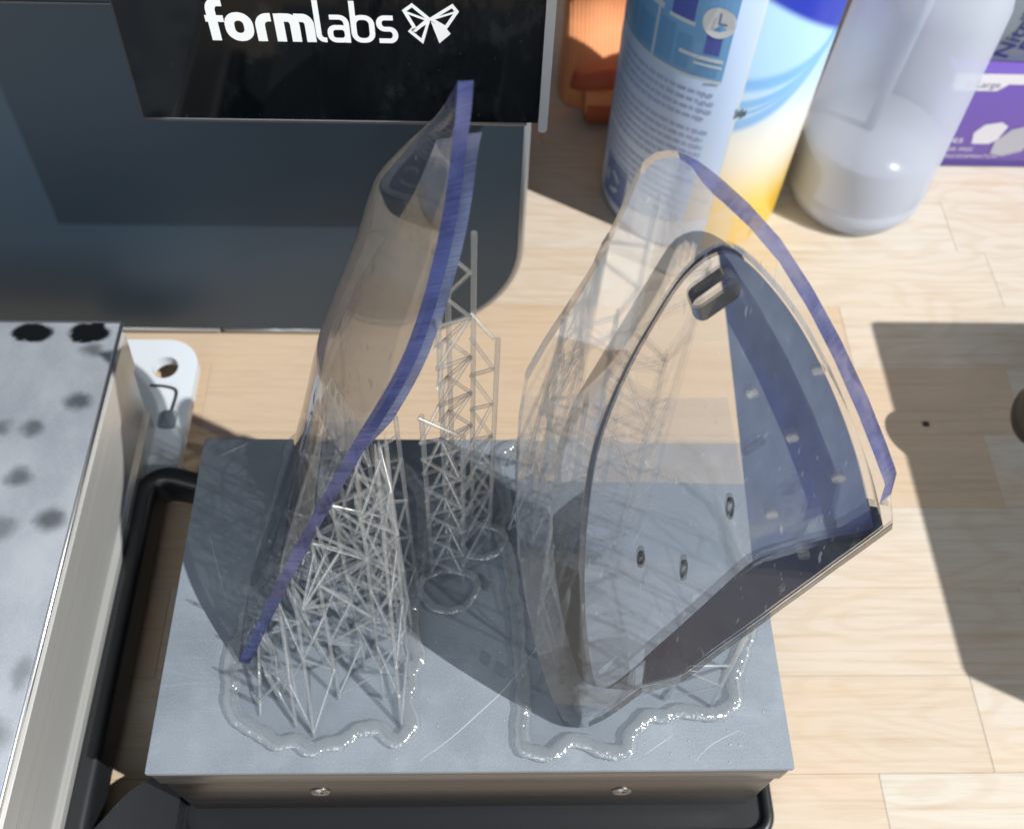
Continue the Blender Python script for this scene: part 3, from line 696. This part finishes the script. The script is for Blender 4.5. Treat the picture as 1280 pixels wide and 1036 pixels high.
def topR(x, y):
    # height of the underside of the leaning shield above this spot
    for d, L in ((.0137, LD), (TH+.0001, LO)):
        lo, hi = 0., .2
        for _ in range(40):
            m = (lo+hi)/2; p = to3(Vector((x, m)), d)
            if p.y < y: lo = m
            else: hi = m
        q = Vector((x, lo)); v = q-cc; i = int((math.atan2(v.y, v.x) % (2*math.pi))/(2*math.pi)*n_) % n_
        if v.length <= (L[i]-cc).length: return to3(q, d).z
    return None
def topR2(x, y):
    h = topR(x, y)
    if h is not None: return (x, y, h)
    if x > .05 and y < .06:                  # props under the bottom edge
        best = None
        for q in LO:
            p = to3(q, .003)
            if abs(p.x-x-.004) < .004 and (best is None or p.z < best.z): best = p
        return tuple(best) if best else None
    if x < .03 and y > .06:                  # props beside the straight edge
        best = min((to3(q, .003) for q in LO if q.x < .032 and q.y > .085), key=lambda p: (p.x-x)**2+(p.y-y)**2)
        return tuple(best)
    return None
colsR = grid(polyR, .0150, .0015, 8, lambda x, y: x < .032 or y < .03 or x > .085 or (x < .058 and y > .066))
lattice(prR, colsR, topR2, .0150, .0195, seed=12, maxn=285, skip=.2)
rg = random.Random(21); bm = bmesh.new()
for k in range(90):
    x, y = (rg.uniform(.03, .1), rg.uniform(.002, .03)) if k < 50 else (rg.uniform(-.08, .02), rg.uniform(.002, .05))
    if inside(x, y, polyL) or inside(x, y, polyR): continue
    r = rg.uniform(.00010, .00034); m = Matrix.Translation((x, y, .0001)) @ Matrix.Diagonal((r*rg.uniform(.8, 1.6), r, r*.5, 1))
    bmesh.ops.create_icosphere(bm, subdivisions=1, radius=1, matrix=m)
o = link('resin_droplets', bm, plain('dried_resin', (.42, .46, .50), .3), pa, True); o['kind'] = 'stuff'
# ------------------------------------------------------------------ blue canister
BC, BR = Vector((.1225, .3455)), .0508
can = thing('cleaner_canister', 'round blue and white cleaner canister with a yellow fade and a kitchen picture label', 'canister', (BC.x, BC.y, TZ), math.radians(-2.5))
t = NT('printed_canister'); v = t.obj(); X = t.xyz(v); ang = t.math('ARCTAN2', X[1], X[0]); hz = X[2]
wv = t.math('MULTIPLY', t.math('SUBTRACT', t.noise(t.mapp(v, (30, 30, 10)), 1, 2), .5), .012)
hh = t.math('ADD', hz, wv)
yel = t.mix(t.fr(hh, .02, .075), (.93, .60, .05, 1), (.80, .80, .74, 1))
a5 = t.math('ADD', ang, 1.53); sw = None
for z0_, sl_, cv_, w_ in ((.0885, .012, .030, .0042), (.1005, .004, .022, .0030), (.112, .0, .012, .0040), (.095, .008, .028, .0016)):
    d_ = t.math('ABSOLUTE', t.math('SUBTRACT', hz, t.math('ADD', z0_, t.math('ADD', t.math('MULTIPLY', a5, sl_), t.math('MULTIPLY', t.math('MULTIPLY', a5, a5), cv_)))))
    m_ = t.fr(d_, w_*.25, w_*1.5, 1., 0.); sw = m_ if sw is None else t.math('MAXIMUM', sw, m_)
fade = t.fr(hz, .070, .120)
fr_ = t.mix(fade, yel, (.42, .66, .92, 1))
fr_ = t.mix(t.math('MULTIPLY', sw, .8), fr_, (.16, .42, .80, 1))
fr_ = t.mix(t.fr(t.math('ADD', hz, t.math('MULTIPLY', ang, .03)), .108, .113), fr_, (.03, .05, .42, 1))
bk = t.mix(t.fr(hz, .0, .10), (.66, .77, 1, 1), (.56, .72, 1, 1))
seam = t.fr(ang, -1.525, -1.515)
colr = t.mix(seam, bk, fr_)
colr = t.mix(t.math('LESS_THAN', t.math('ABSOLUTE', t.math('ADD', ang, 1.53)), .012), colr, (.62, .72, .80, 1))
t.P(Base_Color=colr, Roughness=.3); CAN = t.m
bm = bmesh.new(); lathe(bm, [(0, 0), (BR-.003, 0), (BR-.001, .0006), (BR, .003), (BR, .158), (BR-.003, .163), (BR-.012, .167), (0, .167)], 96); autosmooth(link('body', bm, CAN, can), 50)
bm = bmesh.new(); lathe(bm, [(0, .1675), (.026, .1675), (.026, .176), (.023, .178), (0, .178)], 64); autosmooth(link('cap', bm, plain('blue_cap', (.03, .07, .4), .35), can), 40)
def wrap(bm, a0, a1, z0, z1, lift=.00025, n=None, za=0.):
    n = n or max(1, int(abs(a1-a0)/.06)); R = BR+lift; L = []
    for i in range(n+1):
        a = a0+(a1-a0)*i/n; dz = za*(i/n); L.append((bm.verts.new((R*math.cos(a), R*math.sin(a), z0+dz)), bm.verts.new((R*math.cos(a), R*math.sin(a), z1+dz))))
    for p, q in zip(L, L[1:]): bm.faces.new((p[0], q[0], q[1], p[1]))
def D(d): return math.radians(d)
def patch(name, rects, col, lift, rough=.35, kind=None):
    bm = bmesh.new()
    for r in rects: wrap(bm, D(r[0]), D(r[1]), r[2], r[3], lift)
    o = link(name, bm, plain(name+'_ink', col, rough), can)
    if kind: o['kind'] = kind
    return o
patch('kitchen_picture', [(-176, -99.5, .113, .157)], (.19, .43, .76), .0002)
patch('wall_cupboard', [(-150, -136, .147, .158), (-133, -120, .139, .165)], (.09, .13, .48), .0003)
patch('wall_cupboard', [(-112, -104, .126, .136)], (.09, .13, .48), .0003)
patch('shelf_edge', [(-174, -138, .1385, .1415), (-134, -119, .1375, .1395), (-125, -101, .1225, .1245), (-116, -101, .1195, .121), (-141.5, -140, .113, .157), (-176, -99.5, .1115, .1132)], (.60, .72, .82), .0004)
patch('kitchen_unit', [(-172, -158, .118, .134), (-155, -143, .116, .131), (-139, -129, .115, .135), (-127, -119, .115, .132), (-114, -103, .115, .119)], (.14, .36, .68), .0003)
bm = bmesh.new()
for rr, lift, in ((.0075, .0005),):
    vs = []
    for i in range(24):
        a = 2*math.pi*i/24; an = D(-107.5)+rr*math.cos(a)/BR; vs.append(bm.verts.new(((BR+lift)*math.cos(an), (BR+lift)*math.sin(an), .1425+rr*math.sin(a))))
    bm.faces.new(vs)
clk = link('clock_face', bm, plain('clock_white', (.66, .70, .74), .4), can)
bm = bmesh.new(); wrap(bm, D(-108), D(-107), .142, .1475, .0007); wrap(bm, D(-107.4), D(-103.5), .1418, .1428, .0007); link('clock_hand', bm, plain('clock_grey', (.15, .2, .35), .4), clk)
rg = random.Random(9); rows_ = []
for k in range(15):
    z = .1035 - k*.0047 - (.003 if k > 3 else 0) - (.003 if k > 9 else 0)
    a = -174 + (2 if k in (4, 10) else 0); end = -100 - (rg.uniform(0, 20) if k in (3, 9, 14) else rg.uniform(0, 3))
    if k > 10: end = -112
    while a < end:
        w = rg.uniform(2.0, 6.5); rows_.append((a, min(a+w, end), z, z+.0021)); a += w + .9
patch('label_text', rows_, (.36, .47, .72), .0002, kind='stuff')
patch('recycling_panel', [(-168, -143, .008, .035)], (.13, .19, .44), .0002)
bm = bmesh.new()
for i in range(3):
    a0 = 2*math.pi*i/3+.3
    for j in range(5):
        a = a0+j*.28; b2 = a0+(j+1)*.28; q = []
        for rr, an in ((.0045, a), (.0075, a), (.0075, b2), (.0045, b2)):
            th = D(-157)+rr*math.cos(an)/BR; q.append(bm.verts.new(((BR+.0004)*math.cos(th), (BR+.0004)*math.sin(th), .0215+rr*math.sin(an))))
        bm.faces.new(q)
link('recycling_mark', bm, plain('pale_print', (.42, .52, .66), .4), can)
patch('code_mark', [(-88+i*1.0, -88+i*1.0+.55, .093+.0008*(i % 3), .099-.0007*((i*2) % 3)) for i in range(6)], (.03, .04, .05), .0003)
# ------------------------------------------------------------------ frosted bottle
t = NT('frosted_plastic'); v = t.obj()
t.n.remove(t.b); tl = t.new('ShaderNodeBsdfTranslucent'); tl.inputs[0].default_value = (.84, .90, .98, 1)
df = t.new('ShaderNodeBsdfPrincipled'); df.inputs['Base Color'].default_value = (.78, .84, .95, 1); df.inputs['Roughness'].default_value = .28
tr = t.new('ShaderNodeBsdfTransparent'); tr.inputs[0].default_value = (.93, .95, .98, 1)
m1 = t.new('ShaderNodeMixShader'); m1.inputs[0].default_value = .5; t.t.links.new(df.outputs[0], m1.inputs[1]); t.t.links.new(tl.outputs[0], m1.inputs[2])
m2 = t.new('ShaderNodeMixShader'); m2.inputs[0].default_value = .44; t.t.links.new(m1.outputs[0], m2.inputs[1]); t.t.links.new(tr.outputs[0], m2.inputs[2]); t.t.links.new(m2.outputs[0], t.o.inputs[0]); FROST = t.m
wb = thing('wash_bottle', 'frosted translucent white plastic bottle standing right of the blue canister', 'bottle', (.2165, .3405, TZ))
R = .0388
bm = bmesh.new(); lathe(bm, [(0, .003), (R-.014, .0015), (R-.009, .0004), (R-.004, .003), (R-.0008, .009), (R, .017), (R-.0009, .0185), (R-.0002, .020), (R-.001, .05), (R-.0038, .132), (R-.006, .140), (R-.012, .152), (R-.023, .164), (.015, .170), (.0135, .174), (.0135, .186), (0, .186)], 96); o = link('body', bm, FROST, wb, True)
bm = bmesh.new(); lathe(bm, [(0, .0035), (R-.006, .0035), (R-.0026, .010), (R-.0030, .046), (R-.0030, .0465), (0, .0465)], 64); link('liquid', bm, plain('pale_liquid', (.54, .55, .61), .2), wb, True)
bm = bmesh.new(); tube(bm, [(-.004, .004, .008), (-.002, .002, .1), (0, 0, .185)], .0028, 12); link('dip_tube', bm, plain('grey_tube', (.42, .45, .52), .5), wb, True)
bm = bmesh.new(); lathe(bm, [(0, .214), (.006, .214), (.011, .205), (.0165, .204), (.0165, .178), (.0145, .177), (0, .1865)], 40); link('cap', bm, plain('white_cap', (.75, .76, .78), .4), wb, True)
# ------------------------------------------------------------------ glove carton and the carton on it
gc = thing('glove_carton', 'purple glove carton with a white size tab and grey glove pictures', 'carton', (-.005, 0, 0))
PUR = plain('purple_card', (.165, .10, .42), .42); YF = .3645; ZT = -.0105
boxo('carton_body', (.262, YF, TZ+.0004), (.50, YF+.125, ZT), PUR, gc, .0012)
def flat(name, pts, mat, parent, y):
    bm = bmesh.new(); bm.faces.new([bm.verts.new((x*MM, y, z_*MM)) for x, z_ in pts]); bmesh.ops.recalc_face_normals(bm, faces=bm.faces[:]); return link(name, bm, mat, parent)
WPR = plain('white_print', (.72, .72, .76), .45); GPR = plain('grey_print', (.40, .40, .46), .5); LPR = plain('light_grey_print', (.62, .62, .68), .5)
flat('size_tab', [(266, -22.5), (291, -22.5), (296, -18), (330, -18), (330, -11.2), (264, -11.2)], WPR, gc, YF-.0003)
flat('glove_picture', [(291, -52), (295, -46), (304, -44), (309, -47), (307, -57), (303, -60), (293, -60)], LPR, gc, YF-.0003)
flat('glove_picture', [(306, -58), (312, -49), (321, -46), (328, -52), (325, -65), (315, -69), (307, -67)], GPR, gc, YF-.0005)
flat('base_band', [(262.6, -77), (499, -77), (499, -73.5), (262.6, -73.5)], plain('deep_purple_card', (.075, .05, .26), .45), gc, YF-.0003)
def text(name, s, size, mat, parent, loc, rot, extra=0.):
    cu = bpy.data.curves.new(name, 'FONT'); cu.body = s; cu.size = size; cu.offset = extra; cu.resolution_u = 2
    o = bpy.data.objects.new(name, cu); C.objects.link(o); o.matrix_world = Matrix.Translation(loc) @ rot
    dg = bpy.context.evaluated_depsgraph_get(); me = bpy.data.meshes.new_from_object(o.evaluated_get(dg)); bpy.data.objects.remove(o)
    ob = bpy.data.objects.new(name, me); C.objects.link(ob); me.materials.clear(); me.materials.append(mat); ob.matrix_world = Matrix.Translation(loc) @ rot; ob.parent = parent; return ob
FRONT = Matrix.Rotation(math.radians(90), 4, 'X')
text('size_lettering', 'X-Large', .0062, plain('grey_lettering', (.22, .21, .32), .5), gc, (.2715, YF-.0005, -.0202), FRONT)
text('name_lettering', 'Gloves', .0075, WPR, gc, (.2660, YF-.0005, -.0592), FRONT)
text('line_lettering', 'POWDER FREE', .0042, LPR, gc, (.2680, YF-.0005, -.0655), FRONT); text('line_lettering', 'NON STERILE EXAMINATION', .0036, LPR, gc, (.2650, YF-.0005, -.0705), FRONT)
uc = thing('grey_carton', 'grey carton with dark blue lettering lying on the purple glove carton', 'carton', (.263, YF+.010, ZT+.0003), math.radians(-3))
boxo('carton_body', (0, 0, 0), (.2, .10, .06), plain('grey_card', (.25, .29, .32), .5), uc, .001)
NAVY = plain('navy_lettering', (.03, .035, .16), .5)
VERT = Matrix.Rotation(math.radians(90), 4, 'X') @ Matrix.Rotation(math.radians(78), 4, 'Z')
def lt(s, size, x, z_):
    o = text('carton_lettering', s, size, NAVY, uc, (0, 0, 0), VERT, .0002); o.matrix_parent_inverse = Matrix(); o.location = (x, -.0004, z_)
lt('Nitrile', .013, .024, .002); lt('Purple', .016, .038, .006)
# ------------------------------------------------------------------ orange cloth
oc = thing('orange_cloth', 'orange ribbed cloth standing folded between printer and canister', 'cloth', (0, 0, 0))
t = NT('orange_fabric'); v = t.obj(); rib = t.math('SINE', t.math('MULTIPLY', t.xyz(v)[0], 2600.))
t.P(Base_Color=t.mix(t.noise(v, 60, 3), (.80, .30, .12, 1), (.92, .42, .20, 1)), Roughness=.85, Normal=t.bump(t.math('ADD', rib, t.noise(v, 900, 2)), .35, .0006)); ORF = t.m
t = NT('red_orange_hem'); v = t.obj(); t.P(Base_Color=t.mix(t.noise(v, 80, 3), (.40, .085, .04, 1), (.55, .14, .06, 1)), Roughness=.8, Normal=t.bump(t.noise(v, 700, 3), .4, .0008)); HEM = t.m
bm = bmesh.new(); prof = []
NZ = 26; NA = 40; G = []
for j in range(NZ+1):
    z = -.0775 + .2*j/NZ; row = []
    for i in range(NA):
        a = 2*math.pi*i/NA; ex = .036 + .003*math.sin(z*45); ey = .02
        ca, sa = math.cos(a), math.sin(a); sx = math.copysign(abs(ca)**.6, ca); sy = math.copysign(abs(sa)**.6, sa)
        k_ = 1 + .05*noise.noise(Vector((ca*2, sa*2, z*22)))
        row.append(bm.verts.new((.0865+ex*sx*k_, .474+ey*sy*k_ + .04*(z+.07) - .045*max(0, (-.04-z)/.0375), z)))
    G.append(row)
for A, B_ in zip(G, G[1:]):
    for i in range(NA): bm.faces.new((A[i], A[(i+1) % NA], B_[(i+1) % NA], B_[i]))
bm.faces.new(G[0]); bm.faces.new(G[-1]); bmesh.ops.recalc_face_normals(bm, faces=bm.faces[:]); autosmooth(link('cloth_body', bm, ORF, oc), 60)
bm = bmesh.new(); tube(bm, [(.056+.0045*i, .408-.001*math.sin(i*.5), -.054-.0012*math.sin(i*.9)) for i in range(16)], lambda i: .0065*(.75+.25*math.sin(math.pi*(i+.5)/16)), 14); link('fold', bm, HEM, oc, True)
bm = bmesh.new(); tube(bm, [(.064+.0045*i, .4085, -.0665) for i in range(14)], .0112, 18); autosmooth(link('rolled_hem', bm, ORF, oc), 50)
bm = bmesh.new(); tube(bm, [(.0655+.0045*i, .4005, -.0705) for i in range(13)], .0068, 14); autosmooth(link('hem_lining', bm, HEM, oc), 50)
# ------------------------------------------------------------------ dark case at the right, mostly out of frame
dc = thing('dark_case', 'dark case whose black rounded lever reaches over the shaded table at the right', 'case', (0, 0, 0))
hcs = .2; sh_ = hcs/math.tan(EL); bx = .198 + .89*sh_
boxo('case_body', (bx, .058-.455*sh_, TZ+.0004), (bx+.2, .243-.455*sh_, TZ+hcs), BLACK, dc, .004)
bm = bmesh.new(); tube(bm, crom([(bx+.002, .11, -.02), (.33, .14, -.024), (.28, .155, -.028), (.2465, .158, -.0285)], 6), lambda i: .006+.004*(i/18)**2, 16, squash=1.)
link('lever', bm, BLACK, dc, True)
bm = bmesh.new(); bmesh.ops.create_uvsphere(bm, u_segments=24, v_segments=14, radius=.0115)
for v in bm.verts: v.co = Vector((.2482+v.co.x*.75, .157+v.co.y*1.2, -.030+v.co.z*1.3))
link('lever_knob', bm, BLACK, dc, True)
